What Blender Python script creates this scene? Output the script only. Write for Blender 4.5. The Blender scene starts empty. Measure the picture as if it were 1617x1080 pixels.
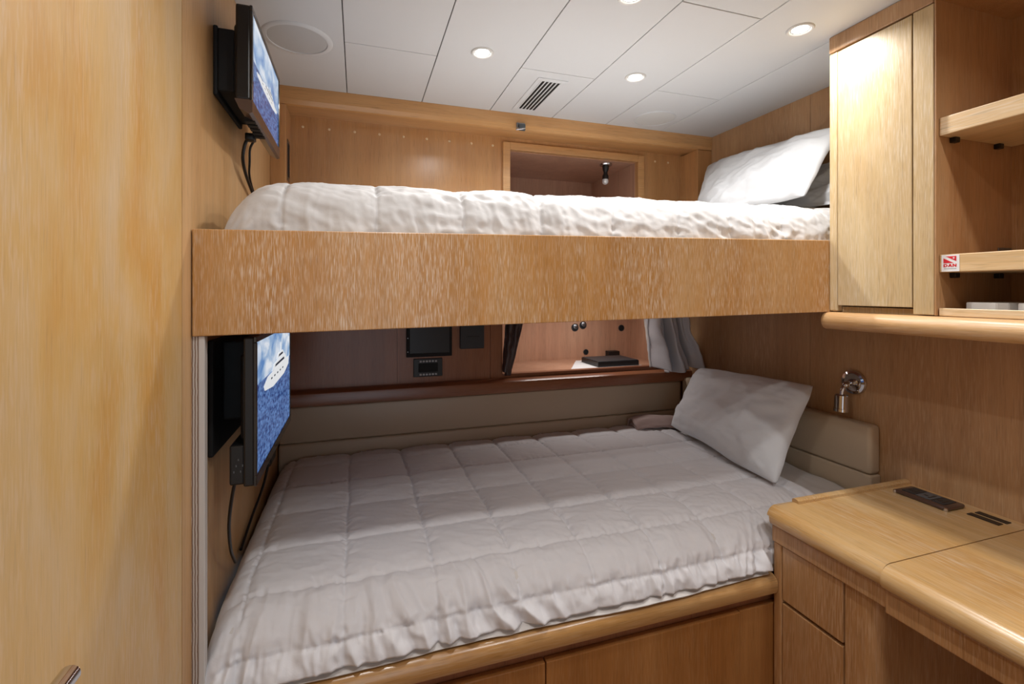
import bpy, bmesh, math, random
import numpy as np
from mathutils import Vector, Matrix, noise
random.seed(4)
S = bpy.context.scene
C = S.collection

# ------------------------------------------------------------------ camera, world, exposure
F_PX, CX_OFF, HORIZON = 750.0, 0.0, 460.0
cam_d = bpy.data.cameras.new('camera'); cam = bpy.data.objects.new('camera', cam_d); C.objects.link(cam)
S.camera = cam
cam_d.sensor_fit = 'HORIZONTAL'; cam_d.sensor_width = 36.0
cam_d.lens = 36.0 * F_PX / 1617.0
cam_d.shift_y = -(540.0 - HORIZON) / 1617.0
cam_d.clip_start = 0.02
cam.location = (0, 0, 1.355)
cam.rotation_euler = (math.radians(90), 0, -math.atan(243 / 750.0))

S.view_settings.view_transform = 'Standard'; S.view_settings.look = 'None'
S.view_settings.gamma = 1.0; S.view_settings.use_curve_mapping = False
S.view_settings.exposure = 0.0
W = bpy.data.worlds.new('world'); S.world = W; W.use_nodes = True
W.node_tree.nodes['Background'].inputs[0].default_value = (0.74, 0.87, 1.0, 1)
W.node_tree.nodes['Background'].inputs[1].default_value = 1.45
LAMP_W = 3.5          # each ceiling downlight
LIGHTS = [(0.374, 1.456), (0.928, 1.456), (1.211, 1.045), (0.664, 1.06), (0.10, 0.62), (0.664, 0.10),
          (1.15, 0.22)]

# ------------------------------------------------------------------ constants of the cabin (metres)
XL, XR, ZC = -0.305, 1.65, 2.109
YB = 1.055            # front face of the upper bunk board
YU, YW = 2.05, 2.12   # back wall above and below the bunk
XC = 1.335            # face of the hanging cabinet
XD = 1.11             # front of the desk

# ------------------------------------------------------------------ materials
def lin(r, g, b):
    f = lambda c: (c / 255 / 12.92) if c / 255 <= 0.04045 else ((c / 255 + 0.055) / 1.055) ** 2.4
    return (f(r), f(g), f(b), 1)

def newmat(name):
    m = bpy.data.materials.new(name); m.use_nodes = True
    nt = m.node_tree
    return m, nt, nt.nodes['Principled BSDF']

def plain(name, col, rough=0.5, metal=0.0, emit=None, es=0.0, coat=0.0, spec=0.5):
    m, nt, b = newmat(name)
    b.inputs['Base Color'].default_value = lin(*col)
    b.inputs['Roughness'].default_value = rough
    b.inputs['Metallic'].default_value = metal
    b.inputs['Specular IOR Level'].default_value = spec
    b.inputs['Coat Weight'].default_value = coat
    if emit:
        b.inputs['Emission Color'].default_value = lin(*emit)
        b.inputs['Emission Strength'].default_value = es
    # faint procedural unevenness in the finish
    tc = nt.nodes.new('ShaderNodeTexCoord'); n = nt.nodes.new('ShaderNodeTexNoise')
    n.inputs['Scale'].default_value = 35; nt.links.new(tc.outputs['Object'], n.inputs['Vector'])
    mr = nt.nodes.new('ShaderNodeMapRange'); mr.inputs[3].default_value = max(0, rough - .04); mr.inputs[4].default_value = rough + .04
    nt.links.new(n.outputs[0], mr.inputs[0]); nt.links.new(mr.outputs[0], b.inputs['Roughness'])
    return m

def wood(name, dark, mid, light, axis='z', lime=0.35, limecol=(214, 190, 158), rough=0.38, pore=1.0, coat=0.15, blotch=1.0, short=1.0, stripe=1.0):
    """oak veneer: grain along an axis, blotches, fine limed pores"""
    m, nt, b = newmat(name)
    N = nt.nodes.new; Lk = nt.links.new
    tc = N('ShaderNodeTexCoord')
    def mp(across, along):
        mpn = N('ShaderNodeMapping')
        sc = [across] * 3; sc['xyz'.index(axis)] = along
        mpn.inputs['Scale'].default_value = sc
        Lk(tc.outputs['Object'], mpn.inputs['Vector']); return mpn
    def nz(across, along, detail=3, dist=0.0, rgh=0.5):
        n = N('ShaderNodeTexNoise'); n.inputs['Scale'].default_value = 1
        n.inputs['Detail'].default_value = detail; n.inputs['Distortion'].default_value = dist
        n.inputs['Roughness'].default_value = rgh
        Lk(mp(across, along).outputs[0], n.inputs['Vector']); return n
    big = nz(5 * blotch, 1.3 * blotch * short, 3, 0.6)
    r = N('ShaderNodeValToRGB'); e = r.color_ramp.elements
    e[0].position, e[0].color = 0.30, lin(*dark); e[1].position, e[1].color = 0.72, lin(*light)
    k = e.new(0.5); k.color = lin(*mid)
    Lk(big.outputs[0], r.inputs[0])
    band = nz(42, 0.9 * short, 4, 0.5)      # growth bands
    rb = N('ShaderNodeMapRange'); rb.inputs[1].default_value = .35; rb.inputs[2].default_value = .65
    rb.inputs[3].default_value = 1 - .07 * stripe; rb.inputs[4].default_value = 1 + .06 * stripe
    Lk(band.outputs[0], rb.inputs[0])
    mul = N('ShaderNodeMix'); mul.data_type = 'RGBA'; mul.blend_type = 'MULTIPLY'; mul.inputs[0].default_value = 1
    Lk(r.outputs[0], mul.inputs[6]); Lk(rb.outputs[0], mul.inputs[7])
    # limed pores: pale short streaks
    p = nz(330 * pore, 17 * pore * short, 2, 0.3, 0.6)
    pr = N('ShaderNodeMapRange'); pr.inputs[1].default_value = .47; pr.inputs[2].default_value = .66
    Lk(p.outputs[0], pr.inputs[0])
    msk = nz(7, 1.6, 2); mr2 = N('ShaderNodeMapRange'); mr2.inputs[1].default_value = .38; mr2.inputs[2].default_value = .62
    mr2.inputs[3].default_value = .35
    Lk(msk.outputs[0], mr2.inputs[0])
    mm = N('ShaderNodeMath'); mm.operation = 'MULTIPLY'; Lk(pr.outputs[0], mm.inputs[0]); Lk(mr2.outputs[0], mm.inputs[1])
    m3 = N('ShaderNodeMath'); m3.operation = 'MULTIPLY'; Lk(mm.outputs[0], m3.inputs[0]); m3.inputs[1].default_value = lime
    mx = N('ShaderNodeMix'); mx.data_type = 'RGBA'; Lk(m3.outputs[0], mx.inputs[0]); Lk(mul.outputs[2], mx.inputs[6])
    mx.inputs[7].default_value = lin(*limecol)
    # dark pores
    q = nz(400 * pore, 14 * pore * short, 2, 0.2, 0.6)
    qr = N('ShaderNodeMapRange'); qr.inputs[1].default_value = .56; qr.inputs[2].default_value = .75
    qr.inputs[3].default_value = 1.0; qr.inputs[4].default_value = 1 - .30 * stripe
    Lk(q.outputs[0], qr.inputs[0])
    mu2 = N('ShaderNodeMix'); mu2.data_type = 'RGBA'; mu2.blend_type = 'MULTIPLY'; mu2.inputs[0].default_value = 1
    Lk(mx.outputs[2], mu2.inputs[6]); Lk(qr.outputs[0], mu2.inputs[7])
    Lk(mu2.outputs[2], b.inputs['Base Color'])
    b.inputs['Roughness'].default_value = rough
    b.inputs['Coat Weight'].default_value = coat; b.inputs['Coat Roughness'].default_value = 0.25
    bp = N('ShaderNodeBump'); bp.inputs['Strength'].default_value = .12; bp.inputs['Distance'].default_value = .001
    Lk(p.outputs[0], bp.inputs['Height']); Lk(bp.outputs[0], b.inputs['Normal'])
    return m

def fabric(name, col, col2=None, rough=0.85, weave=900, sheen=0.25):
    m, nt, b = newmat(name); N = nt.nodes.new; Lk = nt.links.new
    tc = N('ShaderNodeTexCoord'); n = N('ShaderNodeTexNoise'); n.inputs['Scale'].default_value = 9; n.inputs['Detail'].default_value = 3
    Lk(tc.outputs['Object'], n.inputs['Vector'])
    mx = N('ShaderNodeMix'); mx.data_type = 'RGBA'; Lk(n.outputs[0], mx.inputs[0])
    mx.inputs[6].default_value = lin(*col); mx.inputs[7].default_value = lin(*(col2 or col))
    Lk(mx.outputs[2], b.inputs['Base Color'])
    b.inputs['Roughness'].default_value = rough; b.inputs['Sheen Weight'].default_value = sheen
    w = N('ShaderNodeTexNoise'); w.inputs['Scale'].default_value = weave; Lk(tc.outputs['Object'], w.inputs['Vector'])
    w2 = N('ShaderNodeTexNoise'); w2.inputs['Scale'].default_value = 45; w2.inputs['Detail'].default_value = 4; w2.inputs['Distortion'].default_value = 1.2
    Lk(tc.outputs['Object'], w2.inputs['Vector'])
    bp = N('ShaderNodeBump'); bp.inputs['Strength'].default_value = .10; bp.inputs['Distance'].default_value = .001
    Lk(w.outputs[0], bp.inputs['Height'])
    bp2 = N('ShaderNodeBump'); bp2.inputs['Strength'].default_value = .18; bp2.inputs['Distance'].default_value = .003
    Lk(w2.outputs[0], bp2.inputs['Height']); Lk(bp.outputs[0], bp2.inputs['Normal'])
    Lk(bp2.outputs[0], b.inputs['Normal'])
    return m

LIME = dict(dark=(176, 122, 62), mid=(198, 148, 88), light=(212, 172, 118))
M = {}
M['board'] = wood('limed_oak_board', (180, 126, 62), (190, 138, 76), (198, 152, 96), 'z', lime=.95, limecol=(226, 206, 184), pore=1.7)
M['door'] = wood('limed_oak_door', (196, 146, 72), (202, 164, 104), (204, 176, 136), 'z', lime=.40, limecol=(216, 194, 172), pore=.9, rough=.42, blotch=1.6, short=1.5, stripe=.45)
M['wall'] = wood('oak_wall', (186, 142, 92), (198, 156, 106), (208, 170, 124), 'z', lime=.30, limecol=(214, 184, 150))
M['wall_r'] = wood('oak_wall_brown', (166, 126, 88), (178, 138, 98), (190, 152, 112), 'z', lime=.6, limecol=(200, 168, 134))
M['cab'] = wood('pale_oak_cabinet', (188, 158, 112), (198, 172, 128), (204, 182, 142), 'z', lime=.6, limecol=(222, 210, 190), pore=1.3)
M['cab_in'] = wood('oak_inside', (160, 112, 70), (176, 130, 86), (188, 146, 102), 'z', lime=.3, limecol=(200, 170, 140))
M['shelf'] = wood('pale_oak_shelf', (204, 168, 118), (216, 184, 138), (224, 196, 154), 'y', lime=.4, limecol=(234, 220, 198), pore=.8)
M['ledge'] = wood('oak_ledge', (180, 134, 84), (194, 150, 100), (204, 166, 120), 'y', lime=.4, limecol=(222, 196, 164))
M['desk'] = wood('oak_desk_top', (190, 144, 84), (202, 162, 106), (210, 178, 130), 'y', lime=.6, limecol=(218, 200, 176), rough=.28, coat=.5, pore=1.0)
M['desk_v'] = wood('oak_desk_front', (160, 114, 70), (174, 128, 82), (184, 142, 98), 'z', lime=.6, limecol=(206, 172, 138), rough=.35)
M['rim'] = wood('oak_rim', (172, 124, 68), (188, 142, 86), (200, 158, 106), 'x', lime=.25, limecol=(214, 186, 150), rough=.25, coat=.5)
M['beam'] = wood('cherry_beam', (192, 140, 84), (202, 152, 98), (210, 164, 112), 'x', lime=.10, rough=.3, coat=.3)
M['panel'] = wood('cherry_panel', (184, 132, 82), (194, 144, 92), (202, 154, 104), 'z', lime=.12, rough=.28, coat=.35)
M['lowwall'] = wood('shaded_wood_panel', (146, 90, 58), (156, 100, 66), (164, 108, 74), 'z', lime=.06, rough=.35, coat=.2)  # shade under the bunk is put into this wood's colour
M['lowtrim'] = wood('shaded_wood_rail', (132, 78, 50), (142, 88, 58), (150, 96, 64), 'x', lime=.06, rough=.3, coat=.3)  # rail colour darkened to hold the same shade
M['niche'] = wood('niche_veneer', (180, 134, 106), (192, 146, 118), (200, 158, 130), 'z', lime=.1, rough=.35, coat=.3)
M['niche_up'] = wood('upper_niche_veneer', (178, 136, 112), (188, 146, 122), (196, 156, 132), 'z', lime=.08, rough=.35, coat=.3)
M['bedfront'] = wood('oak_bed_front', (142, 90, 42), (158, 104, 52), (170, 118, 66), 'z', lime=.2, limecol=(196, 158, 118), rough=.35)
M['ceil'] = plain('ceiling_vinyl', (208, 210, 212), .55)
M['ceil_gap'] = plain('ceiling_gap', (70, 66, 62), .8)
M['white'] = plain('white_plastic', (214, 214, 212), .45)
M['grille'] = plain('speaker_grille', (186, 186, 186), .7)
M['black'] = plain('black_plastic', (16, 16, 18), .35)
M['blackm'] = plain('black_matte', (10, 10, 11), .7)
M['bezel'] = plain('tv_bezel', (24, 20, 20), .2, coat=.5)
M['bezelb'] = plain('tv_brown_bezel', (78, 58, 50), .3, coat=.4)
M['chrome'] = plain('chrome', (205, 205, 210), .08, 1.0)
M['steel'] = plain('brushed_steel', (150, 152, 156), .3, 1.0)
M['greyp'] = plain('grey_plastic', (84, 88, 92), .5)
M['dgrey'] = plain('dark_grey_plastic', (46, 50, 54), .45)
M['silver'] = plain('silver_button', (190, 192, 195), .4)
M['lens'] = plain('lamp_lens', (255, 255, 255), .3, emit=(255, 252, 244), es=14)
M['glass'] = plain('bulb_glass', (225, 228, 232), .12, .3)
M['paper'] = plain('white_paper', (226, 226, 226), .7)
M['red'] = plain('sticker_red', (206, 30, 44), .45)
M['stgrey'] = plain('sticker_grey', (150, 150, 152), .6)
M['plug'] = plain('pale_plug', (232, 206, 168), .5)
M['floor'] = wood('floor_planks', (120, 80, 46), (138, 94, 56), (150, 106, 66), 'y', lime=.1)
M['duvet'] = fabric('duvet_cotton', (226, 225, 228), (220, 219, 222))
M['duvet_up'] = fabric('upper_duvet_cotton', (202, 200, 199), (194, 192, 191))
M['sheet'] = fabric('sheet_cotton', (218, 214, 210), (208, 204, 202))
M['pillow'] = fabric('pillow_cotton', (226, 230, 234), (218, 222, 228), sheen=.15)
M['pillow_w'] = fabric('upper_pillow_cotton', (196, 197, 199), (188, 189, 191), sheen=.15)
M['satin'] = plain('satin_curtain', (200, 202, 208), .30)
M['satin_d'] = plain('dark_curtain', (70, 52, 48), .35)
M['lining'] = plain('curtain_lining', (214, 212, 208), .6)
M['blanket'] = fabric('mauve_blanket', (172, 150, 144), (160, 138, 132))

def leather(name, col):
    m, nt, b = newmat(name); N = nt.nodes.new; Lk = nt.links.new
    b.inputs['Base Color'].default_value = lin(*col); b.inputs['Roughness'].default_value = .38
    tc = N('ShaderNodeTexCoord'); v = N('ShaderNodeTexVoronoi'); v.inputs['Scale'].default_value = 420
    Lk(tc.outputs['Object'], v.inputs['Vector']); bp = N('ShaderNodeBump'); bp.inputs['Strength'].default_value = .08
    bp.inputs['Distance'].default_value = .001; Lk(v.outputs['Distance'], bp.inputs['Height']); Lk(bp.outputs[0], b.inputs['Normal'])
    return m
M['leather'] = leather('cream_leather', (192, 174, 150))

def plyedge():
    m, nt, b = newmat('plywood_edge'); N = nt.nodes.new; Lk = nt.links.new
    tc = N('ShaderNodeTexCoord'); sx = N('ShaderNodeSeparateXYZ'); Lk(tc.outputs['Object'], sx.inputs[0])
    n = N('ShaderNodeTexNoise'); n.inputs['Scale'].default_value = 60; Lk(tc.outputs['Object'], n.inputs['Vector'])
    a = N('ShaderNodeMath'); a.operation = 'MULTIPLY_ADD'; Lk(n.outputs[0], a.inputs[0]); a.inputs[1].default_value = .0022
    Lk(sx.outputs[0], a.inputs[2])
    s_ = N('ShaderNodeMath'); s_.operation = 'MULTIPLY'; Lk(a.outputs[0], s_.inputs[0]); s_.inputs[1].default_value = 1350
    sn = N('ShaderNodeMath'); sn.operation = 'SINE'; Lk(s_.outputs[0], sn.inputs[0])
    r = N('ShaderNodeValToRGB'); r.color_ramp.elements[0].color = lin(126, 100, 82); r.color_ramp.elements[1].color = lin(206, 198, 188)
    r.color_ramp.elements[0].position = .25; r.color_ramp.elements[1].position = .6
    mr = N('ShaderNodeMapRange'); mr.inputs[1].default_value = -1; Lk(sn.outputs[0], mr.inputs[0]); Lk(mr.outputs[0], r.inputs[0])
    Lk(r.outputs[0], b.inputs['Base Color']); b.inputs['Roughness'].default_value = .7
    return m
M['ply'] = plyedge()
M['plywhite'] = plain('white_edge_paint', (206, 202, 198), .6)

def screen_mat(z_h):
    """sea and sky picture shown on a television; z_h = height of its horizon in the screen's own coordinates"""
    m, nt, b = newmat('lit_screen'); N = nt.nodes.new; Lk = nt.links.new
    tc = N('ShaderNodeTexCoord'); sx = N('ShaderNodeSeparateXYZ'); Lk(tc.outputs['Object'], sx.inputs[0])
    cl = N('ShaderNodeTexNoise'); cl.inputs['Scale'].default_value = 9; cl.inputs['Detail'].default_value = 6; cl.inputs['Distortion'].default_value = .6
    mp = N('ShaderNodeMapping'); mp.inputs['Scale'].default_value = (1, 1, 1.7); Lk(tc.outputs['Object'], mp.inputs[0]); Lk(mp.outputs[0], cl.inputs[0])
    rs = N('ShaderNodeValToRGB'); e = rs.color_ramp.elements; e[0].position = .36; e[0].color = lin(92, 138, 196); e[1].position = .62; e[1].color = lin(232, 238, 246)
    k = e.new(.48); k.color = lin(160, 188, 220)
    Lk(cl.outputs[0], rs.inputs[0])
    wv = N('ShaderNodeTexNoise'); wv.inputs['Scale'].default_value = 1; wv.inputs['Detail'].default_value = 5
    mp2 = N('ShaderNodeMapping'); mp2.inputs['Scale'].default_value = (60, 60, 160); Lk(tc.outputs['Object'], mp2.inputs[0]); Lk(mp2.outputs[0], wv.inputs[0])
    rw = N('ShaderNodeValToRGB'); e = rw.color_ramp.elements; e[0].position = .35; e[0].color = lin(26, 54, 112); e[1].position = .68; e[1].color = lin(104, 142, 200)
    Lk(wv.outputs[0], rw.inputs[0])
    gt = N('ShaderNodeMath'); gt.operation = 'GREATER_THAN'; Lk(sx.outputs[2], gt.inputs[0]); gt.inputs[1].default_value = z_h
    mx = N('ShaderNodeMix'); mx.data_type = 'RGBA'; Lk(gt.outputs[0], mx.inputs[0]); Lk(rw.outputs[0], mx.inputs[6]); Lk(rs.outputs[0], mx.inputs[7])
    b.inputs['Base Color'].default_value = (0.01, 0.01, 0.01, 1); b.inputs['Roughness'].default_value = .2
    Lk(mx.outputs[2], b.inputs['Emission Color']); b.inputs['Emission Strength'].default_value = .85
    return m
M['boat_w'] = plain('picture_white', (30, 30, 30), .3, emit=(236, 238, 240), es=.85)
M['boat_g'] = plain('picture_grey', (20, 20, 20), .3, emit=(150, 160, 172), es=.8)
M['boat_d'] = plain('picture_dark', (10, 10, 10), .3, emit=(34, 44, 60), es=.8)

# ------------------------------------------------------------------ mesh helpers (all given in world metres)
def box(bm, x0, x1, y0, y1, z0, z1, bev=0.0, seg=2, mi=0):
    vs = [bm.verts.new(p) for p in [(x0, y0, z0), (x1, y0, z0), (x1, y1, z0), (x0, y1, z0), (x0, y0, z1), (x1, y0, z1), (x1, y1, z1), (x0, y1, z1)]]
    fs = [bm.faces.new([vs[i] for i in f]) for f in [(0, 3, 2, 1), (4, 5, 6, 7), (0, 1, 5, 4), (1, 2, 6, 5), (2, 3, 7, 6), (3, 0, 4, 7)]]
    for f in fs: f.material_index = mi
    if bev > 0:
        es = {e for f in fs for e in f.edges}
        bmesh.ops.bevel(bm, geom=list(es), offset=bev, segments=seg, profile=0.5, affect='EDGES')
    return vs

def hexa(bm, pts, bev=0.0, seg=2):
    """eight points: bottom ring then top ring"""
    vs = [bm.verts.new(p) for p in pts]
    fs = [bm.faces.new([vs[i] for i in f]) for f in [(0, 3, 2, 1), (4, 5, 6, 7), (0, 1, 5, 4), (1, 2, 6, 5), (2, 3, 7, 6), (3, 0, 4, 7)]]
    if bev > 0:
        bmesh.ops.bevel(bm, geom=list({e for f in fs for e in f.edges}), offset=bev, segments=seg, profile=0.5, affect='EDGES')

def lathe(bm, prof, origin, axis=(0, 0, 1), seg=32):
    """prof: (radius, height) along axis"""
    ax = Vector(axis).normalized(); q = Vector((0, 0, 1)).rotation_difference(ax); o = Vector(origin)
    rings = []
    for r, h in prof:
        if r < 1e-6: rings.append([bm.verts.new(o + q @ Vector((0, 0, h)))])
        else: rings.append([bm.verts.new(o + q @ Vector((r * math.cos(2 * math.pi * i / seg), r * math.sin(2 * math.pi * i / seg), h))) for i in range(seg)])
    for a, b in zip(rings, rings[1:]):
        for i in range(seg):
            j = (i + 1) % seg
            if len(a) == 1 and len(b) == 1: continue
            if len(a) == 1: bm.faces.new((a[0], b[i], b[j]))
            elif len(b) == 1: bm.faces.new((a[i], a[j], b[0]))
            else: bm.faces.new((a[i], a[j], b[j], b[i]))
    if len(rings[0]) > 1: bm.faces.new(rings[0][::-1])
    if len(rings[-1]) > 1: bm.faces.new(rings[-1])

def prism(bm, prof, a0, a1, axis):
    """closed 2D profile swept along an axis: x -> (y,z), y -> (x,z), z -> (x,y)"""
    def P(p, a): return {'x': (a, p[0], p[1]), 'y': (p[0], a, p[1]), 'z': (p[0], p[1], a)}[axis]
    A = [bm.verts.new(P(p, a0)) for p in prof]; B = [bm.verts.new(P(p, a1)) for p in prof]
    n = len(prof)
    for i in range(n):
        j = (i + 1) % n; bm.faces.new((A[i], A[j], B[j], B[i]))
    bm.faces.new(A[::-1]); bm.faces.new(B)

def tube(bm, pts, r, seg=10):
    pts = [Vector(p) for p in pts]; rings = []
    for i, p in enumerate(pts):
        t = (pts[min(i + 1, len(pts) - 1)] - pts[max(i - 1, 0)]).normalized()
        q = Vector((0, 0, 1)).rotation_difference(t)
        rr = r[i] if isinstance(r, (list, tuple)) else r
        rings.append([bm.verts.new(p + q @ Vector((rr * math.cos(2 * math.pi * k / seg), rr * math.sin(2 * math.pi * k / seg), 0))) for k in range(seg)])
    for a, b in zip(rings, rings[1:]):
        for i in range(seg): bm.faces.new((a[i], a[(i + 1) % seg], b[(i + 1) % seg], b[i]))
    bm.faces.new(rings[0][::-1]); bm.faces.new(rings[-1])

def smooth_path(pts, n=8):
    pts = [Vector(p) for p in pts]; out = []
    P = [pts[0]] + pts + [pts[-1]]
    for i in range(1, len(P) - 2):
        for k in range(n):
            t = k / n
            a, b, c, d = P[i - 1], P[i], P[i + 1], P[i + 2]
            out.append(.5 * ((2 * b) + (c - a) * t + (2 * a - 5 * b + 4 * c - d) * t * t + (3 * b - 3 * c + d - a) * t ** 3))
    out.append(pts[-1]); return out

def obj(name, bm, mats, parent=None, smooth=None):
    """link a bmesh as one object; coordinates are world, turned local to the parent (or to its own base)"""
    bmesh.ops.recalc_face_normals(bm, faces=bm.faces[:])
    me = bpy.data.meshes.new(name)
    if parent is not None:
        off = Vector((0, 0, 0)); q = parent
        while q is not None: off += q.location; q = q.parent
    else:
        xs = [v.co for v in bm.verts]
        off = Vector(((min(p.x for p in xs) + max(p.x for p in xs)) / 2, (min(p.y for p in xs) + max(p.y for p in xs)) / 2, min(p.z for p in xs)))
    bmesh.ops.translate(bm, verts=bm.verts[:], vec=-off)
    bm.to_mesh(me); bm.free()
    if not isinstance(mats, (list, tuple)): mats = [mats]
    for mm in mats: me.materials.append(mm)
    if smooth is not None:
        me.polygons.foreach_set('use_smooth', [True] * len(me.polygons))
        if smooth < 179: me.set_sharp_from_angle(angle=math.radians(smooth))
    o = bpy.data.objects.new(name, me); C.objects.link(o)
    if parent is not None: o.parent = parent
    else: o.location = off
    return o

def thing(name, label, cat, loc, group=None):
    o = bpy.data.objects.new(name, None); C.objects.link(o); o.location = loc; o.empty_display_size = .05
    o['label'] = label; o['category'] = cat
    if group: o['group'] = group
    return o
def tag(o, label, cat, group=None):
    o['label'] = label; o['category'] = cat
    if group: o['group'] = group
    return o
def struct(name, bm, m, smooth=None):
    o = obj(name, bm, m, None, smooth); o['kind'] = 'structure'; return o
def BM(): return bmesh.new()
def bx(*a, **k):
    b = BM(); box(b, *a, **k); return b
def dup(root, delta, label=None, group=None):
    r = root.copy(); C.objects.link(r); r.location = root.location + Vector(delta)
    if label: r['label'] = label
    if group: r['group'] = group
    for ch in list(root.children):
        c = ch.copy(); C.objects.link(c); c.parent = r
        for g in list(ch.children):
            d = g.copy(); C.objects.link(d); d.parent = c
    return r

# ------------------------------------------------------------------ room shell
struct('floor', bx(XL - .05, XR + .05, -1.5, 2.2, -.04, 0), M['floor'])
b = BM(); box(b, XL - .02, XR + .02, -1.5, 2.60, ZC + .006, ZC + .04); struct('ceiling', b, M['ceil_gap'])
SX = [XL, -.04, .241, .522, .802, 1.064, 1.355, XR]
cuts = {0: [.55], 1: [1.523, .55], 2: [.15], 3: [1.515, .60], 4: [1.039, .05], 5: [1.53, .60], 6: [.40]}
ceil = bpy.data.objects['ceiling']
for i in range(7):
    ys = sorted([-1.5, 1.912] + cuts[i])
    for y0, y1 in zip(ys, ys[1:]):
        g = .0014
        drop = .0
        o = obj('ceiling_panel', bx(SX[i] + (g if i else 0), SX[i + 1] - (g if i < 6 else 0), y0 + g, y1 - g, ZC + drop, ZC + .0055, bev=.0009, seg=1), M['ceil'], ceil)
# left wall: fixed panels around the door leaf
b = BM()
box(b, XL - .05, XL - .022, -1.5, 2.6, 0, ZC + .006)
box(b, XL - .022, XL, 1.0095, 2.12, 0, ZC + .004)
box(b, XL - .022, XL, -1.5, .14, 0, ZC + .004)
struct('wall_left', b, M['wall'])
# right wall with one veneer joint
b = BM(); box(b, XR, XR + .03, 1.381, 2.60, 0, ZC + .004); box(b, XR, XR + .03, -1.5, 1.3795, 0, ZC + .004); box(b, XR + .004, XR + .035, -1.5, 2.6, 0, ZC + .004)
struct('wall_right', b, M['wall_r'])

b = BM(); box(b, .50, XR + .03, -1.03, -1.0, 0, ZC + .004); box(b, XL - .03, .50, -1.03, -1.0, 2.02, ZC + .004)  # unseen rear wall, added; its opening steers cool light to the right
struct('wall_rear', b, M['wall'])

# back wall: upper part with window niche, lower part with niche
UF = (.618, 1.349, 1.50, 2.028)     # outer frame x0 x1 z0 z1
FW = .034
b = BM(); t0, t1 = YU, YU + .02
box(b, XL, UF[0] + FW - .002, t0, t1, 1.30, ZC)
box(b, UF[1] - FW + .002, XR, t0, t1, 1.30, ZC)
box(b, UF[0] + FW - .002, UF[1] - FW + .002, t0, t1, UF[3] - FW + .002, ZC)
box(b, UF[0] + FW - .002, UF[1] - FW + .002, t0, t1, 1.30, UF[2] + FW)
struct('wall_back', b, M['panel'])
# the upper niche behind it
x0, x1, z0, z1, yd = UF[0] + FW, UF[1] - FW, UF[2] + FW, UF[3] - FW, 2.53
b = BM()
box(b, x0 - .012, x0, t1, yd, z0, z1); box(b, x1, x1 + .012, t1, yd, z0, z1)
box(b, x0 - .012, x1 + .012, t1, yd, z1, z1 + .012); box(b, x0 - .012, x1 + .012, t1, yd, z0 - .012, z0)
box(b, x0 - .012, x1 + .012, yd, yd + .012, z0 - .012, z1 + .012)
struct('trim_niche_lining', b, M['niche_up'])
b = BM(); y0, y1 = YU - .014, YU
box(b, UF[0], UF[0] + FW, y0, y1, UF[2], UF[3], .002); box(b, UF[1] - FW, UF[1], y0, y1, UF[2], UF[3], .002)
box(b, UF[0] + FW, UF[1] - FW, y0, y1, UF[3] - FW, UF[3], .002); box(b, UF[0] + FW, UF[1] - FW, y0, y1, UF[2], UF[2] + FW, .002)
struct('window_1', b, M['beam'])

# beam across the ceiling, posts
b = BM(); prism(b, [(1.912, ZC + .004), (1.912, 2.062), (1.917, 2.046), (1.925, 2.043), (1.985, 2.043), (1.990, 2.049), (YU, 2.049), (YU, ZC + .004)], XL, XR, 'x')
struct('trim_1', b, M['beam'])
struct('trim_2', bx(XL, -.252, 1.915, YU, 1.30, 2.043, bev=.002), M['panel'])
struct('trim_3', bx(1.568, XR, 1.915, YU, 1.30, 2.043, bev=.002), M['panel'])
# row of little wooden plugs
first = None
for i in range(11):
    x = (-.209 + i * .0978) if i < 9 else (1.42, 1.497)[i - 9]
    if first is None:
        b = BM(); lathe(b, [(0, -.0035), (.0035, -.003), (.0055, 0), (.0055, .004)], (x, YU, 2.008), (0, 1, 0), 14)
        first = obj('wood_plug', b, M['plug'], None, 40); o = first
    else:
        o = first.copy(); C.objects.link(o); o.location = first.location + Vector((x + .209, 0, 0))
    tag(o, ('leftmost' if i == 0 else ['', 'second', 'third', 'fourth', 'fifth', 'sixth', 'seventh', 'eighth', 'ninth'][i] + ' from the left') + ' of the small wood plugs along the top of the back panel' if i < 9 else ['wood plug right of the framed window recess, the one nearer the frame', 'wood plug right of the framed window recess, the one nearer the corner post'][i - 9], 'plug',
        'wood plugs left of the window recess' if i < 9 else 'wood plugs right of the window recess')
# dark grille let into the left post
t = thing('air_grille', 'narrow dark air grille in the side of the post left of the upper bunk', 'vent', (-.252, 1.968, 1.77))
b = BM(); box(b, -.2525, -.2495, 1.945, 1.992, 1.77, 1.925, .001, 1); obj('grille_plate', b, M['bezelb'], t)
for k in range(7): obj('slot', bx(-.2497, -.2487, 1.950 + k * .0055, 1.953 + k * .0055, 1.785, 1.91), M['blackm'], t)

# lower back wall
LN = (.640, 1.52, .965, 1.30)
b = BM()
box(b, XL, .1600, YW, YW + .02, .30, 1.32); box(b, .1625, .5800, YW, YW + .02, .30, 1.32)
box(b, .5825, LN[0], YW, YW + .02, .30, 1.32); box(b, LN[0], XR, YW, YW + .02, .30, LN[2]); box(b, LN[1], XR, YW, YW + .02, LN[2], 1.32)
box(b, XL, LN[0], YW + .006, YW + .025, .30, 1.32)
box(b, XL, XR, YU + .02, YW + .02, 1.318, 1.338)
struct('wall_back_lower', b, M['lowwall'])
b = BM(); ny = 2.50
box(b, LN[0] - .012, LN[0], YW + .025, ny, LN[2], 1.32); box(b, 1.565, 1.58, YW + .02, ny, LN[2], 1.32)
box(b, LN[0] - .012, 1.58, ny, ny + .012, LN[2] - .012, 1.332); box(b, LN[0] - .012, 1.58, YW + .02, ny, 1.32, 1.332)
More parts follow.
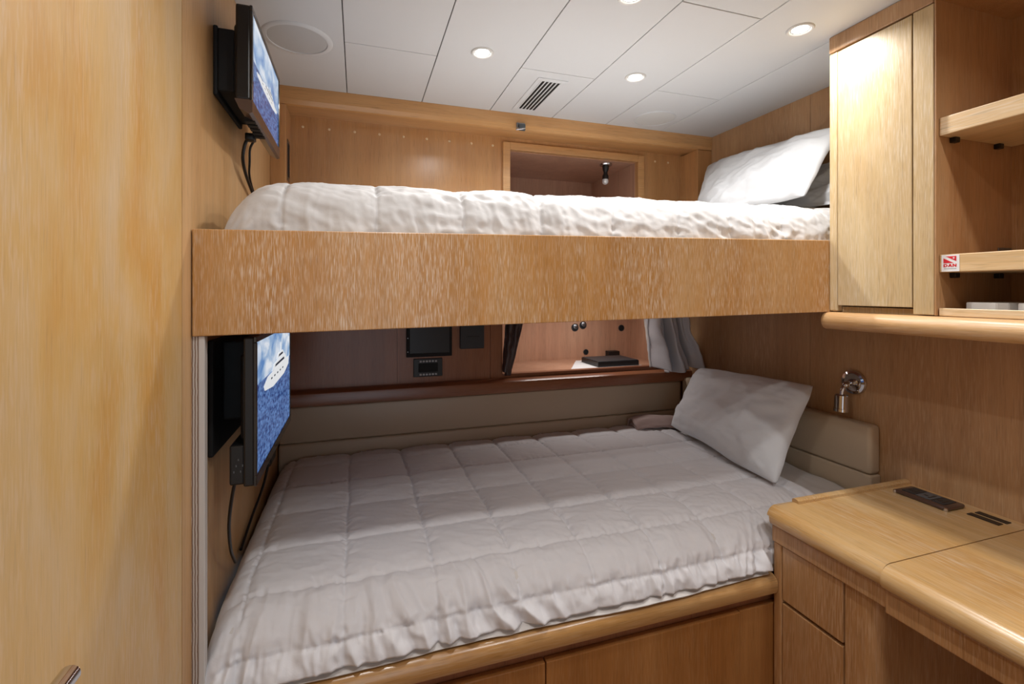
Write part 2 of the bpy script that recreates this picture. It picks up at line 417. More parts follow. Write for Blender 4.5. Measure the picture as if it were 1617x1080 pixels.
box(b, LN[0], 1.58, YW + .02, ny, LN[2] - .02, LN[2])
struct('trim_niche_lower', b, M['niche'])
struct('trim_niche_sill', bx(LN[0], 1.52, YW - .012, YW + .024, LN[2], LN[2] + .006, bev=.001), M['lowtrim'])
# rail above the cream pad
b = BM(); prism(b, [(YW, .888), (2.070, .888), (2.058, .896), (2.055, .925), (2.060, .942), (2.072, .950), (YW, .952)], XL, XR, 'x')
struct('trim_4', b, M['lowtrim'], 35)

# edge of the left bulkhead below the bunk
struct('trim_5', bx(-.3095, -.2935, 1.060, 1.078, 0, 1.268), M['ply'])
struct('trim_6', bx(-.2935, -.283, 1.059, 1.078, 0, 1.268, bev=.001, seg=1), M['plywhite'])

# door leaf on the left, with its lever
d = struct('door_1', bx(XL - .021, XL, .142, 1.0075, 0.01, ZC - .004, bev=.0012, seg=1), M['door'])
b = BM(); tube(b, smooth_path([(-.306, .36, 1.006), (-.262, .36, 1.006), (-.250, .372, 1.006), (-.250, .42, 1.006), (-.250, .536, 1.006)], 5), .0085, 16)
lathe(b, [(.0, -.003), (.024, -.003), (.026, 0), (.024, .006), (.012, .008), (.012, .010)], (-.305, .36, 1.006), (1, 0, 0), 28)
obj('door_handle', b, M['chrome'], d, 50)

# ------------------------------------------------------------------ ceiling fittings
LBL = {0: 'lit recessed downlight nearest the louvred air vent, on its left',
       1: 'lit recessed downlight right of the louvred vent, beyond the bunk edge',
       2: 'lit recessed downlight beside the top of the hanging cabinet',
       3: 'lit recessed downlight cut by the top edge of the photo'}
proto = None
for i, (x, y) in enumerate(LIGHTS):
    if proto is None:
        t = thing('ceiling_downlight', LBL[0], 'ceiling light', (x, y, ZC), 'recessed downlights in the ceiling panels')
        b = BM(); lathe(b, [(.026, .004), (.026, -.001), (.029, -.004), (.034, -.004), (.0365, -.001), (.0365, .0005)], (x, y, ZC), (0, 0, 1), 40)
        obj('trim_ring', b, M['white'], t, 50)
        b = BM(); lathe(b, [(0, -.0012), (.020, -.0008), (.0262, .0015)], (x, y, ZC), (0, 0, 1), 32)
        obj('lens', b, M['lens'], t, 60); proto = t
    else:
        t = dup(proto, (x - LIGHTS[0][0], y - LIGHTS[0][1], 0), LBL.get(i, 'recessed downlight above the ' + ['', '', '', '', 'left door leaf', 'middle of the entry floor', 'desk chair space', 'entry behind the door leaf', 'rear right of the entry'][i]))
    ld = bpy.data.lights.new('downlight_glow', 'AREA'); ld.shape = 'DISK'; ld.size = .05; ld.energy = LAMP_W; ld.color = (1.0, .99, .975); ld.spread = math.radians(150)
    lo = bpy.data.objects.new('downlight_glow', ld); C.objects.link(lo); lo.location = (x, y, ZC - .006)

def speaker(x, y, R, ri, label, faint):
    t = thing('ceiling_speaker', label, 'speaker', (x, y, ZC))
    b = BM(); lathe(b, [(ri, -.001), (ri + .001, -.004), (R - .004, -.0035), (R, -.0005), (R, .0005)], (x, y, ZC), (0, 0, 1), 64)
    obj('rim', b, M['ceil'], t, 40)
    b = BM(); lathe(b, [(0, -.0026), (ri * .9, -.0024), (ri + .0005, -.0012), (ri + .0005, .0)], (x, y, ZC), (0, 0, 1), 56)
    obj('speaker_grille', b, M['grille'] if not faint else plain('pale_grille', (206, 206, 204), .7), t, 40)
speaker(-.172, 1.548, .099, .083, 'round grey grilled speaker in the ceiling above the upper television', False)
speaker(1.232, 1.780, .088, .084, 'faint white round speaker in the ceiling near the right wall', True)

t = thing('air_vent', 'white louvred air vent with dark slots in the ceiling', 'vent', (.66, 1.715, ZC))
b = BM()
box(b, .604, .7185, 1.560, 1.582, ZC - .003, ZC, .0008, 1); box(b, .604, .7185, 1.850, 1.872, ZC - .003, ZC, .0008, 1)
box(b, .604, .622, 1.582, 1.850, ZC - .003, ZC, .0008, 1); box(b, .7005, .7185, 1.582, 1.850, ZC - .003, ZC, .0008, 1)
obj('vent_frame', b, M['ceil'], t)
obj('vent_back', bx(.622, .7005, 1.582, 1.850, ZC - .0009, ZC - .0002), M['blackm'], t)
for k in range(6):
    x = .6225 + k * .0148
    obj('louvre', bx(x, x + .0044, 1.582, 1.850, ZC - .0032, ZC - .0009), M['ceil'], t)

# latch on the beam
t = thing('door_latch', 'small dark chrome catch on the wooden beam above the window recess', 'latch', (.658, 1.905, 2.040))
obj('latch_plate', bx(.638, .676, 1.904, 1.912, 2.048, 2.070, bev=.002), M['steel'], t)
obj('latch_body', bx(.646, .674, 1.892, 1.904, 2.034, 2.062, bev=.003), M['greyp'], t)
b = BM(); tube(b, [(.632, 1.896, 2.036), (.655, 1.894, 2.040), (.672, 1.896, 2.044)], .004, 10); obj('latch_tongue', b, M['chrome'], t, 60)

# ------------------------------------------------------------------ televisions
def yacht(y0, y1, zc, x, parent, h=1.0):
    L = y1 - y0
    def poly(b, pts):
        f = b.faces.new([b.verts.new((x, y0 + p[0] * L, zc + p[1] * L * h)) for p in pts])
        r = bmesh.ops.extrude_face_region(b, geom=[f]); bmesh.ops.translate(b, verts=[v for v in r['geom'] if isinstance(v, bmesh.types.BMVert)], vec=(-.0004, 0, 0))
    b = BM()
    poly(b, [(0, -.02), (.03, -.055), (.30, -.085), (.75, -.075), (.97, -.03), (1.0, .035), (.80, .035), (.40, .03), (.12, .02)])
    poly(b, [(.26, .03), (.34, .07), (.62, .09), (.80, .085), (.86, .035)])
    poly(b, [(.44, .09), (.50, .125), (.70, .13), (.76, .088)])
    poly(b, [(.60, .13), (.605, .20), (.625, .20), (.64, .13)])
    o = obj('yacht_image', b, M['boat_w'], parent)
    b = BM()
    xx = x + .0004
    for pts in ([(.36, .045), (.39, .062), (.74, .066), (.76, .046)], [(.50, .098), (.53, .115), (.68, .117), (.70, .10)]):
        b.faces.new([b.verts.new((xx, y0 + p[0] * L, zc + p[1] * L * h)) for p in pts])
    for k in range(5):
        u = .22 + k * .11
        b.faces.new([b.verts.new((xx, y0 + p[0] * L, zc + p[1] * L * h)) for p in [(u, -.02), (u + .05, -.02), (u + .05, -.008), (u, -.008)]])
    obj('yacht_windows', b, M['boat_d'], o)

# upper television
t = thing('television', 'wall television above the upper bunk showing a white yacht at sea', 'television', (-.25, 1.35, 1.735))
Y0, Y1, Z0, Z1, X = 1.158, 1.538, 1.742, 1.978, -.222
b = BM(); box(b, -.252, X - .001, Y0, Y1, Z0 + .030, Z1, .004); box(b, -.262, -.250, Y0 + .03, Y1 - .03, Z0 + .05, Z1 - .03, .006)
obj('casing', b, M['black'], t)
b = BM(); bw = .011
box(b, X - .003, X + .003, Y0, Y1, Z1 - bw, Z1, .001, 1); box(b, X - .003, X + .003, Y0, Y0 + bw, Z0 + .028, Z1 - bw, .001, 1); box(b, X - .003, X + .003, Y1 - bw, Y1, Z0 + .028, Z1 - bw, .001, 1)
obj('bezel', b, M['bezel'], t)
b = BM(); prism(b, [(X + .003, Z0 + .030), (X + .003, Z0 + .003), (X - .004, Z0), (-.245, Z0 + .010), (-.254, Z0 + .030)], Y0, Y1, 'y')
lb = obj('lower_bezel', b, M['bezelb'], t)
b = BM()
for k in range(5): box(b, -.2445, -.2235, Y0 + .05 + k * .028, Y0 + .068 + k * .028, Z0 - .002, Z0 + .008)
obj('speaker_slots', b, M['blackm'], lb)
obj('badge', bx(X + .0028, X + .0036, 1.36, 1.366, Z0 + .012, Z0 + .019), M['chrome'], lb)
sc = obj('screen', bx(X - .002, X + .0005, Y0 + bw, Y1 - bw, Z0 + .028, Z1 - bw), screen_mat((1.742 + 1.978) / 2 + .010 - 1.735), t)
yacht(Y0 + .06, Y1 - .04, 1.862, X + .0012, sc, .55)
b = BM(); box(b, XL, -.296, 1.20, 1.44, 1.79, 1.945, .003); box(b, -.297, -.262, 1.20, 1.43, 1.80, 1.94, .004)  # black bracket, sized to stand in for the shadow behind it too
obj('bracket_and_shade', b, M['blackm'], t)
b = BM(); tube(b, smooth_path([(-.262, 1.36, 1.752), (-.275, 1.37, 1.735), (-.284, 1.385, 1.70), (-.288, 1.44, 1.67), (-.292, 1.55, 1.640), (-.285, 1.60, 1.60)], 6), .0042, 8)
tube(b, smooth_path([(-.258, 1.39, 1.750), (-.270, 1.40, 1.730), (-.275, 1.42, 1.70), (-.285, 1.47, 1.672), (-.290, 1.56, 1.640), (-.280, 1.61, 1.60)], 6), .003, 8)
box(b, -.272, -.250, 1.345, 1.372, 1.738, 1.756, .003)
obj('power_cable', b, M['black'], t, 60)

# lower television
t = thing('television', 'television under the upper bunk board showing the yacht, beside the lower bed', 'television', (-.24, 1.35, .955))
Y0, Y1, Z0, Z1, X = 1.084, 1.602, .957, 1.262, -.200
b = BM(); box(b, -.222, X - .001, Y0, Y1, Z0, Z1, .004); box(b, -.248, -.220, Y0 + .004, Y1 - .10, Z0 + .004, Z0 + .085, .004); box(b, -.238, -.221, Y0 + .05, Y1 - .05, Z0 + .08, Z1 - .04, .006)
obj('casing', b, M['black'], t)
b = BM(); bw = .012
box(b, X - .003, X + .003, Y0, Y1, Z1 - bw, Z1, .001, 1); box(b, X - .003, X + .003, Y0, Y1, Z0, Z0 + .020, .001, 1)
box(b, X - .003, X + .003, Y0, Y0 + bw - .004, Z0 + .020, Z1 - bw, .001, 1); box(b, X - .003, X + .003, Y1 - bw, Y1, Z0 + .020, Z1 - bw, .001, 1)
obj('bezel', b, M['bezel'], t)
sc = obj('screen', bx(X - .002, X + .0005, Y0 + bw - .004, Y1 - bw, Z0 + .020, Z1 - bw), screen_mat(1.160 - .955), t)
yacht(Y0 + .09, Y1 - .03, 1.150, X + .0012, sc, .85)
b = BM()
for k in range(5): box(b, -.240 + k * .004, -.238 + k * .004, Y0 + .0025, Y0 + .0045, Z0 + .03 + (k % 3) * .012, Z0 + .034 + (k % 3) * .012)
obj('ports', b, M['greyp'], t)
b = BM(); box(b, XL, -.294, 1.16, 1.50, 1.00, 1.25, .003); box(b, -.296, -.236, 1.24, 1.46, 1.06, 1.24, .004)  # bracket enlarged in black so it also makes the shadow behind the set
obj('bracket_and_shade', b, M['blackm'], t)
b = BM(); tube(b, smooth_path([(-.243, 1.12, .962), (-.250, 1.125, .93), (-.262, 1.15, .86), (-.270, 1.20, .78), (-.283, 1.30, .70)], 6), .0035, 8)
obj('power_cable', b, M['black'], t, 60)
t = thing('power_adapter', 'black power adapter on the wall behind the lower television', 'adapter', (-.295, 1.68, .80))
obj('adapter_body', bx(XL, -.262, 1.66, 1.76, .80, .90, bev=.006), M['black'], t)
obj('adapter_plug', bx(XL, -.275, 1.775, 1.815, .79, .905, bev=.005), M['black'], t)
obj('adapter_clip', bx(-.276, -.268, 1.785, 1.80, .885, .902, bev=.001), M['silver'], t)
b = BM(); tube(b, smooth_path([(-.275, 1.70, .80), (-.285, 1.66, .74), (-.294, 1.55, .70), (-.296, 1.42, .67)], 6), .004, 8); obj('cord', b, M['black'], t, 60)

# ------------------------------------------------------------------ upper bunk (slightly out of level, as in the photo)
def zb(x): return (x - XL) / (XC - XL)
t = thing('upper_bunk', 'upper bunk with a deep limed oak front board', 'bunk bed', (.5, YB, 1.27))
b = BM(); y0, y1 = YB, YB + .022
xa, xb = XL + .002, XR - .002
za0, za1 = 1.268, 1.475; sl0, sl1 = (1.294 - 1.268) / (XC - XL), (1.507 - 1.475) / (XC - XL)
xb = 1.60
hexa(b, [(xa, y0, za0), (xb, y0, za0 + sl0 * (xb - xa)), (xb, y1, za0 + sl0 * (xb - xa)), (xa, y1, za0),
         (xa, y0, za1), (xb, y0, za1 + sl1 * (xb - xa)), (xb, y1, za1 + sl1 * (xb - xa)), (xa, y1, za1)], .0018, 2)
obj('front_board', b, M['board'], t)
b = BM(); hexa(b, [(xa, y1, 1.325), (1.645, y1, 1.35), (1.645, 2.045, 1.35), (xa, 2.045, 1.325), (xa, y1, 1.345), (1.645, y1, 1.37), (1.645, 2.045, 1.37), (xa, 2.045, 1.345)])
obj('base_panel', b, M['lowwall'], t)
b = BM(); hexa(b, [(XL + .06, y1 + .045, 1.347), (1.64, y1 + .045, 1.373), (1.64, 2.02, 1.373), (XL + .06, 2.02, 1.347), (XL + .10, y1 + .07, 1.500), (1.64, y1 + .07, 1.530), (1.64, 2.0, 1.530), (XL + .10, 2.0, 1.500)], .02, 4)
tag(obj('mattress', b, M['sheet'], None, 50), 'mattress of the upper bunk, under the white duvet', 'mattress')

# ------------------------------------------------------------------ quilted duvets
def fbm(x, y, z=0.0, o=4):
    return noise.fractal(Vector((x, y, z)), 1.0, 2.0, o)

def quilt_field(s, t, xs, ts):
    dx = min(abs(s - a) for a in xs); dt = min(abs(t - a) for a in ts)
    return dx, dt

def duvet(name, x0, x1, prof, xs, ts, left_drop, mat, puff=.012, wr=.006, nx=420, nt=230, seed=0, hem=.03, tilt=0.0, right_drop=None, thick=.010, hemnoise=.006, front_w=1.0, top_w=0.35, groove=.0028, zmin=None):
    """prof: list of (y, z) from back to front hem; t = arclength from the hem seam"""
    P = [Vector((0, a, c)) for a, c in prof]
    P = smooth_path(P, 10)
    ln = [0.0]
    for a, c in zip(P, P[1:]): ln.append(ln[-1] + (c - a).length)
    T = ln[-1]
    def at(d):
        lo = 0
        while lo < len(ln) - 2 and ln[lo + 1] < d: lo += 1
        f = (d - ln[lo]) / max(1e-9, ln[lo + 1] - ln[lo])
        p = P[lo].lerp(P[lo + 1], min(1, max(0, f))); tg = (P[lo + 1] - P[lo]).normalized()
        return p, Vector((0, tg.z, -tg.y))
    pre = [at(T * j / nt) for j in range(nt + 1)]
    bm = BM(); grid = []
    for j in range(nt + 1):
        d = T - T * j / nt           # distance from hem
        p, nrm = pre[j]
        if nrm.z < 0 and nrm.y > 0: nrm = -nrm
        row = []
        for i in range(nx + 1):
            x = x0 + (x1 - x0) * i / nx
            # seam lines wander a little
            sx = x + .006 * fbm(x * 3, d * 4 + 3, seed) ; sd = d + .007 * fbm(x * 2.5 + 9, d * 3, seed + 2, 3)
            dx, dt = quilt_field(sx, sd, xs, ts)
            q = 1 - math.exp(-(dx / .020)); r = 1 - math.exp(-(dt / .020))
            pf = puff * (min(q, r) * .75 + .25 * q * r) - groove * (math.exp(-(dx / .0042) ** 2) + math.exp(-(dt / .0042) ** 2))
            # puckers running off the seams
            near_hem = math.exp(-max(0, d - hem) / .085)
            wx = fbm(x * 3.1, d * 4, seed + 1, 2); slant = 5.5 * math.sin(x * 4.1 + seed)
            n1 = .22 - abs(fbm(x * 15 + d * slant + 1.1 * wx, d * 3.2, seed + 5, 2))          # long folds running up from the hem
            n3 = .20 - abs(fbm(x * 34 + d * slant * 2 + wx, d * 9, seed + 11, 2))
            n2 = fbm(x * 7 + d * 5, d * 6 - x * 2, seed + 8, 3)
            n4 = .2 - abs(fbm(x * 9 + d * 17, d * 10 - x * 7, seed + 14, 3))
            patch = max(0, min(1, .55 + 1.2 * fbm(x * 2.3 + 3, d * 2.5, seed + 40, 2)))
            w = wr * (front_w * near_hem * patch * (n1 * 2.2 + n3 * .7) + top_w * (n2 * .35 + n4 * .7) * (.25 + patch * .75))
            w += wr * .8 * math.exp(-dt / .022) * (.2 - abs(fbm(x * 38, dt * 20, seed + 20, 2))) * (.35 + near_hem)
            w += wr * .5 * math.exp(-dx / .02) * (.2 - abs(fbm(dx * 20, d * 38, seed + 22, 2)))
            off = pf + w
            z_extra = 0; xo = x
            if left_drop:
                wdt, dep = left_drop
                u = (x - x0) / wdt
                if u < 1:
                    a = max(0, u); s_ = 1 - math.sqrt(max(0, 1 - (1 - a) ** 2))
                    z_extra -= dep * s_
            if right_drop:
                wdt, dep = right_drop; u = (x1 - x) / wdt
                if u < 1: z_extra -= dep * (1 - math.sqrt(max(0, 1 - (1 - max(0, u)) ** 2)))
            hm = hemnoise * fbm(x * 3.1, 7.7, seed + 30, 3) * math.exp(-d / .06)
            v = Vector((xo, p.y, p.z + z_extra * 1.0 + tilt * (x - x0) + hm)) + nrm * off
            if zmin is not None:
                v.z = max(v.z, zmin)
                if x > 1.10: v.y = max(v.y, 1.058)      # stops against the desk side
            row.append(bm.verts.new(v))
        grid.append(row)
    for j in range(nt):
        for i in range(nx):
            bm.faces.new((grid[j][i], grid[j][i + 1], grid[j + 1][i + 1], grid[j + 1][i]))
    o = obj(name, bm, mat, None, 180)
    md = o.modifiers.new('cloth', 'SOLIDIFY'); md.thickness = thick; md.offset = -1
    return o

# lower duvet
xs = [-.232, -.030, .170, .369, .563, .757, .955, 1.155, 1.355]
prof = [(2.062, .676), (2.03, .690), (1.85, .697), (1.6, .698), (1.35, .699), (1.2, .695), (1.125, .680), (1.078, .648), (1.058, .615), (1.050, .590), (1.047, .574)]
o = duvet('duvet', -.296, 1.43, prof, xs, [.050, .175, .345, .555, .76, .95], (.085, .085), M['duvet'], puff=.009, wr=.019, nx=520, nt=260, seed=1, right_drop=(.03, .02), zmin=.571)
tag(o, 'pale grey quilted duvet spread over the lower bed', 'duvet')
# upper duvet
prof = [(2.01, 1.575), (1.95, 1.590), (1.7, 1.600), (1.45, 1.604), (1.25, 1.602), (1.165, 1.590), (1.115, 1.560), (1.095, 1.525), (1.088, 1.490), (1.086, 1.462)]
xs = [-.150, .04, .235, .43, .63, .83, 1.0, 1.2, 1.4]
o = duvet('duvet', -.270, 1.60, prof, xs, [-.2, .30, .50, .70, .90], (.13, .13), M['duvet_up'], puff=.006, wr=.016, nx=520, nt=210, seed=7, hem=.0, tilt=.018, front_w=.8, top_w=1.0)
tag(o, 'white quilted duvet on the upper bunk', 'duvet')

# ------------------------------------------------------------------ pillows
def pillow(name, TL, TR, BR, BL, T, mat, label, seed=0, n=60, flange=.0, bulge_out=None, sag=0.0):
    TL, TR, BR, BL = map(Vector, (TL, TR, BR, BL))
    nrm = ((TR - BL).cross(TL - BR)).normalized()
    if bulge_out is not None and nrm.dot(Vector(bulge_out)) < 0: nrm = -nrm
    bm = BM(); sides = []
    for sgn in (1, -1):
        g = []
        for j in range(n + 1):
            v = -1 + 2 * j / n; row = []
            for i in range(n + 1):
                u = -1 + 2 * i / n
                pin = .035
                uu = u * (1 - pin * (1 - v * v) * abs(u)); vv = v * (1 - pin * (1 - u * u) * abs(v))
                k_ = max(abs(u), abs(v)) ** 6
                uu *= 1 - .035 * (u * v) ** 4; vv *= 1 - .035 * (u * v) ** 4
                uu += .022 * k_ * fbm(v * 1.6 + seed, u * .8, seed + 50, 2) * (1 - v * v) * 1.5; vv += .030 * k_ * fbm(u * 1.4 + seed, v * .8, seed + 60, 2) * (1 - u * u) * 1.5
                a, c = (uu + 1) / 2, (vv + 1) / 2
                p = (BL.lerp(BR, a)).lerp(TL.lerp(TR, a), c)
                e = (1 - u ** 4) * (1 - v ** 4); h = T * max(0, e) ** .62 * (.80 + .2 * (1 - (u * u + v * v) / 2))
                edge = min(1, (1 - max(abs(u), abs(v))) * 7)
                rad = math.atan2(v, u)
                cr = max(0, abs(u * v) - .25)
                w = .010 * edge * fbm(u * 1.7 + seed, v * 2.6 + sgn * 4, seed, 4) - .026 * edge * abs(fbm((u - v * .7) * 1.4 + seed, (u + v) * .6, seed + 3, 3)) \
                    + .004 * edge * fbm(rad * 7 * (1 if cr else 1), (u * u + v * v) * 2, seed + 9, 2) * (.3 + cr * 3)
                s2 = h * sgn * (1.0 if sgn > 0 else .55) + (w * sgn if sgn > 0 else 0)
                q = p + nrm * s2
                q.z -= sag * (1 - v * v) * (1 - u * u) * .5
                row.append(q)
            g.append(row)
        sides.append(g)
    top = [[bm.verts.new(q) for q in r] for r in sides[0]]
    bot = [[(top[j][i] if (i in (0, n) or j in (0, n)) else bm.verts.new(sides[1][j][i])) for i in range(n + 1)] for j in range(n + 1)]
    for G, fl in ((top, False), (bot, True)):
        for j in range(n):
            for i in range(n):
                f = (G[j][i], G[j][i + 1], G[j + 1][i + 1], G[j + 1][i])
                bm.faces.new(f[::-1] if fl else f)
    o = obj(name, bm, mat, None, 180); tag(o, label, 'pillow'); return o
pillow('pillow', (1.545, 1.885, .995), (1.565, 1.285, 1.020), (1.300, 1.205, .715), (1.390, 1.895, .725), .085, M['pillow'],
       'white pillow leaning on the cream headboard of the lower bed', 2, bulge_out=(-1, -.2, .4))
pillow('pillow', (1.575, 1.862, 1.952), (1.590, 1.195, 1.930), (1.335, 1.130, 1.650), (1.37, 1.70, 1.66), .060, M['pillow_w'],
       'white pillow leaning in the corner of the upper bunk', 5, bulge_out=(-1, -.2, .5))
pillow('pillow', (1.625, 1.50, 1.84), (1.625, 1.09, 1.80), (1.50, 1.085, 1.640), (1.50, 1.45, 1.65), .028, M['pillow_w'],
       'second white pillow mostly hidden behind the upper bunk pillow', 9, bulge_out=(-1, -.2, .5))

# folded blanket end beside the lower pillow
b = BM()
path = [(2.050, .700), (2.045, .735), (2.020, .752), (1.990, .748), (1.965, .730), (1.950, .716), (1.955, .708), (1.985, .722), (2.010, .728), (2.022, .715), (2.025, .702)]
sp = smooth_path([(0, p[0], p[1]) for p in path], 4)
rows = []
for i in range(31):
    x = 1.255 + i * .28 / 30
    rows.append([b.verts.new((x + .01 * fbm(k * .1, i * .1), p.y - .10 * (i / 30) ** 1.5 + .004 * fbm(x * 20, k * .2), p.z - .012 * math.exp(-i / 3) + .004 * fbm(x * 14, k * .3, 3))) for k, p in enumerate(sp)])
for a, c in zip(rows, rows[1:]):
    for k in range(len(sp) - 1): b.faces.new((a[k], a[k + 1], c[k + 1], c[k]))
o = obj('blanket', b, M['blanket'], None, 180); md = o.modifiers.new('cloth', 'SOLIDIFY'); md.thickness = .006
tag(o, 'folded mauve blanket end tucked behind the lower pillow', 'blanket')

# ------------------------------------------------------------------ lower bed
t = thing('bed', 'built-in lower bed frame with a rounded oak rim and cupboard fronts', 'bed', (.4, 1.06, 0))
b = BM(); r = .024; pr = []
ycf, ztop = 1.034, .557
for k in range(9):
    a = math.pi / 2 + k * (math.pi / 2) / 8
    pr.append((ycf + r + r * math.cos(a), ztop - r + r * math.sin(a)))
pr += [(ycf, .520), (ycf + .004, .510), (ycf + .012, .506), (ycf + .05, .506), (ycf + .05, .530), (1.10, .530), (1.10, ztop)]
prism(b, pr[::-1], XL + .024, 1.117, 'x'); obj('rim', b, M['rim'], t, 40)
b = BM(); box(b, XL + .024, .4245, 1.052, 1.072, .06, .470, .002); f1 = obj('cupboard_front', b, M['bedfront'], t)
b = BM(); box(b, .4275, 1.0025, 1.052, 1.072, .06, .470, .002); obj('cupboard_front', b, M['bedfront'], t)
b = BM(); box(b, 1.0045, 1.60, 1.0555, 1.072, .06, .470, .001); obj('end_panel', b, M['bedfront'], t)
b = BM(); box(b, XL + .024, 1.60, 1.085, 1.098, 0, .53); box(b, XL + .024, 1.63, 1.098, 2.05, .48, .53); box(b, XL + .024, 1.60, 1.074, 1.085, 0, .52)
obj('carcass', b, M['lowwall'], t)
b = BM(); box(b, -.275, 1.585, 1.088, 2.045, .532, .668, .03, 4)
tag(obj('mattress', b, M['sheet'], None, 50), 'mattress of the lower bed, under the grey duvet', 'mattress')
# sheet: its hem peeps out under the duvet and it covers the head end
b = BM(); rows = []
prof = smooth_path([(0, 2.04, .676), (0, 1.6, .678), (0, 1.2, .672), (0, 1.14, .650), (0, 1.10, .620), (0, 1.078, .59), (0, 1.056, .570), (0, 1.044, .5625)], 8)
nxs = 220
for i in range(nxs + 1):
    x = -.27 + (1.585 + .27) * i / nxs
    fr = 1.0 if x < 1.1 else 0
    rr = []
    for k, p in enumerate(prof):
        f = k / len(prof)
        off = .010 * max(0, f - .75) * 4 * (.3 + fbm(x * 2.2 + 5, 1.3, 2, 2)) * fr
        rz = .004 * fbm(x * 16, p.y * 7, 4, 3) + .006 * abs(fbm(x * 6 + p.y * 8, p.y * 3, 8, 2))
        head = max(0, min(1, (x - 1.36) / .05))
        rr.append(b.verts.new((x, p.y - off if x < 1.10 else max(p.y, 1.060), max(.5622, p.z + rz * (.4 + head) + .012 * head * (1 - f)))))
    rows.append(rr)
for a, c in zip(rows, rows[1:]):
    for k in range(len(prof) - 1): b.faces.new((a[k], a[k + 1], c[k + 1], c[k]))
o = obj('bed_sheet', b, M['sheet'], None, 180); tag(o, 'white sheet showing at the head of the lower bed and below the duvet hem', 'sheet')
md = o.modifiers.new('cloth', 'SOLIDIFY'); md.thickness = .003

# cream pads
t = thing('headboard', 'cream leather headboard pad on the right wall behind the lower pillow', 'headboard', (1.62, 1.6, .60))
obj('upper_pad', bx(1.600, XR, 1.121, 2.079, .7485, .911, bev=.014, seg=5), M['leather'], t, 40)
obj('lower_pad', bx(1.602, XR, 1.121, 2.079, .560, .747, bev=.006, seg=3), M['leather'], t, 40)
t = thing('wall_pad', 'long cream leather pad along the back of the lower bed', 'wall panel', (.6, 2.1, .60))
obj('upper_pad', bx(XL + .003, 1.600, 2.080, YW, .742, .889, bev=.010, seg=4), M['leather'], t, 40)
obj('lower_pad', bx(XL + .003, 1.600, 2.080, YW, .540, .7405, bev=.010, seg=4), M['leather'], t, 40)

# ------------------------------------------------------------------ back wall fittings under the bunk
t = thing('wall_display', 'square black display panel set in the dark back wall', 'screen', (.30, 2.115, 1.06))
obj('frame', bx(.200, .401, 2.110, YW, 1.066, 1.245, bev=.002), M['blackm'], t)
obj('screen', bx(.214, .390, 2.1085, 2.1105, 1.082, 1.232, bev=.001, seg=1), M['black'], t)
for z in (1.09, 1.15):
    b = BM(); lathe(b, [(0, -.001), (.002, -.001), (.002, 0)], (.206, 2.110, z), (0, 1, 0), 10); obj('screw', b, M['steel'], t)
t = thing('switch_panel', 'small black switch panel with two rows of silver buttons below the display', 'switch panel', (.295, 2.115, .975))
obj('plate', bx(.231, .358, 2.112, YW, .978, 1.058, bev=.002), M['black'], t)
for zz in (1.046, .988):
    for k in range(6):
        x = .257 + k * .0135
        obj('button', bx(x, x + .0095, 2.1105, 2.1125, zz - .004, zz + .004, bev=.001, seg=1), M['silver'], t)
obj('breaker_block', bx(.252, .338, 2.1105, 2.1125, .998, 1.037, bev=.001, seg=1), M['blackm'], t)
t = thing('control_box', 'slim grey control box on the back wall right of the black display', 'control box', (.49, 2.11, 1.09))
obj('housing', bx(.436, .546, 2.094, YW, 1.096, 1.236, bev=.003), M['dgrey'], t)
b = BM()
for k in range(8):
    x = .462 + k * .0075; box(b, x, x + .005, 2.0930, 2.0942, 1.149, 1.154 + (.001 if k % 2 else 0))
obj('lettering', b, M['black'], t)

# inside the lower niche
b = BM(); hexa(b, [(1.00, 2.145, .9655), (1.42, 2.145, .9655), (1.42, 2.42, .9655), (1.16, 2.42, .9655), (1.00, 2.145, .9670), (1.42, 2.145, .9670), (1.42, 2.42, .9670), (1.16, 2.42, .9670)])
tag(obj('paper_sheet', b, M['paper']), 'white sheet of paper lying on the niche shelf under the black box', 'paper')
t = thing('media_box', 'flat black box on the paper in the niche below the bunk', 'box', (1.31, 2.25, .967))
obj('casing', bx(1.165, 1.405, 2.17, 2.36, .9672, .993, bev=.002), M['black'], t)
obj('lid', bx(1.168, 1.402, 2.173, 2.357, .993, .996, bev=.001, seg=1), M['dgrey'], t)
tag(obj('plug_box', bx(1.39, 1.46, 2.455, 2.50, .9655, 1.005, bev=.002), M['black']), 'small black block against the niche back behind the flat box', 'box')
for i, (hx, hz, hr) in enumerate([(1.192, 1.146, .022), (1.243, 1.158, .022), (1.496, 1.136, .019), (1.262, .990 + .012, .016)]):
    t = thing('cable_hole', ['round dark hole in the niche back, left of the upper pair', 'round dark hole in the niche back, right of the upper pair',
                             'round dark hole in the niche back nearest the grey curtain', 'lowest small round hole in the niche back, left of the black box'][i], 'hole', (hx, 2.5, hz - hr))
    b = BM(); lathe(b, [(hr * .8, .0), (hr * .82, -.004), (hr, -.0035), (hr, .0)], (hx, ny, hz), (0, 1, 0), 28); obj('collar', b, M['dgrey'], t, 40)
    b = BM(); lathe(b, [(0, -.0008), (hr * .82, -.0008), (hr * .82, 0)], (hx, ny, hz), (0, 1, 0), 28); obj('hole_disc', b, M['blackm'], t)
    if i < 2:
        b = BM(); lathe(b, [(hr * .35, -.006), (hr * .7, -.002)], (hx + .006, ny, hz + .006), (0, 1, 0), 20); obj('fitting', b, M['steel'], t, 40)

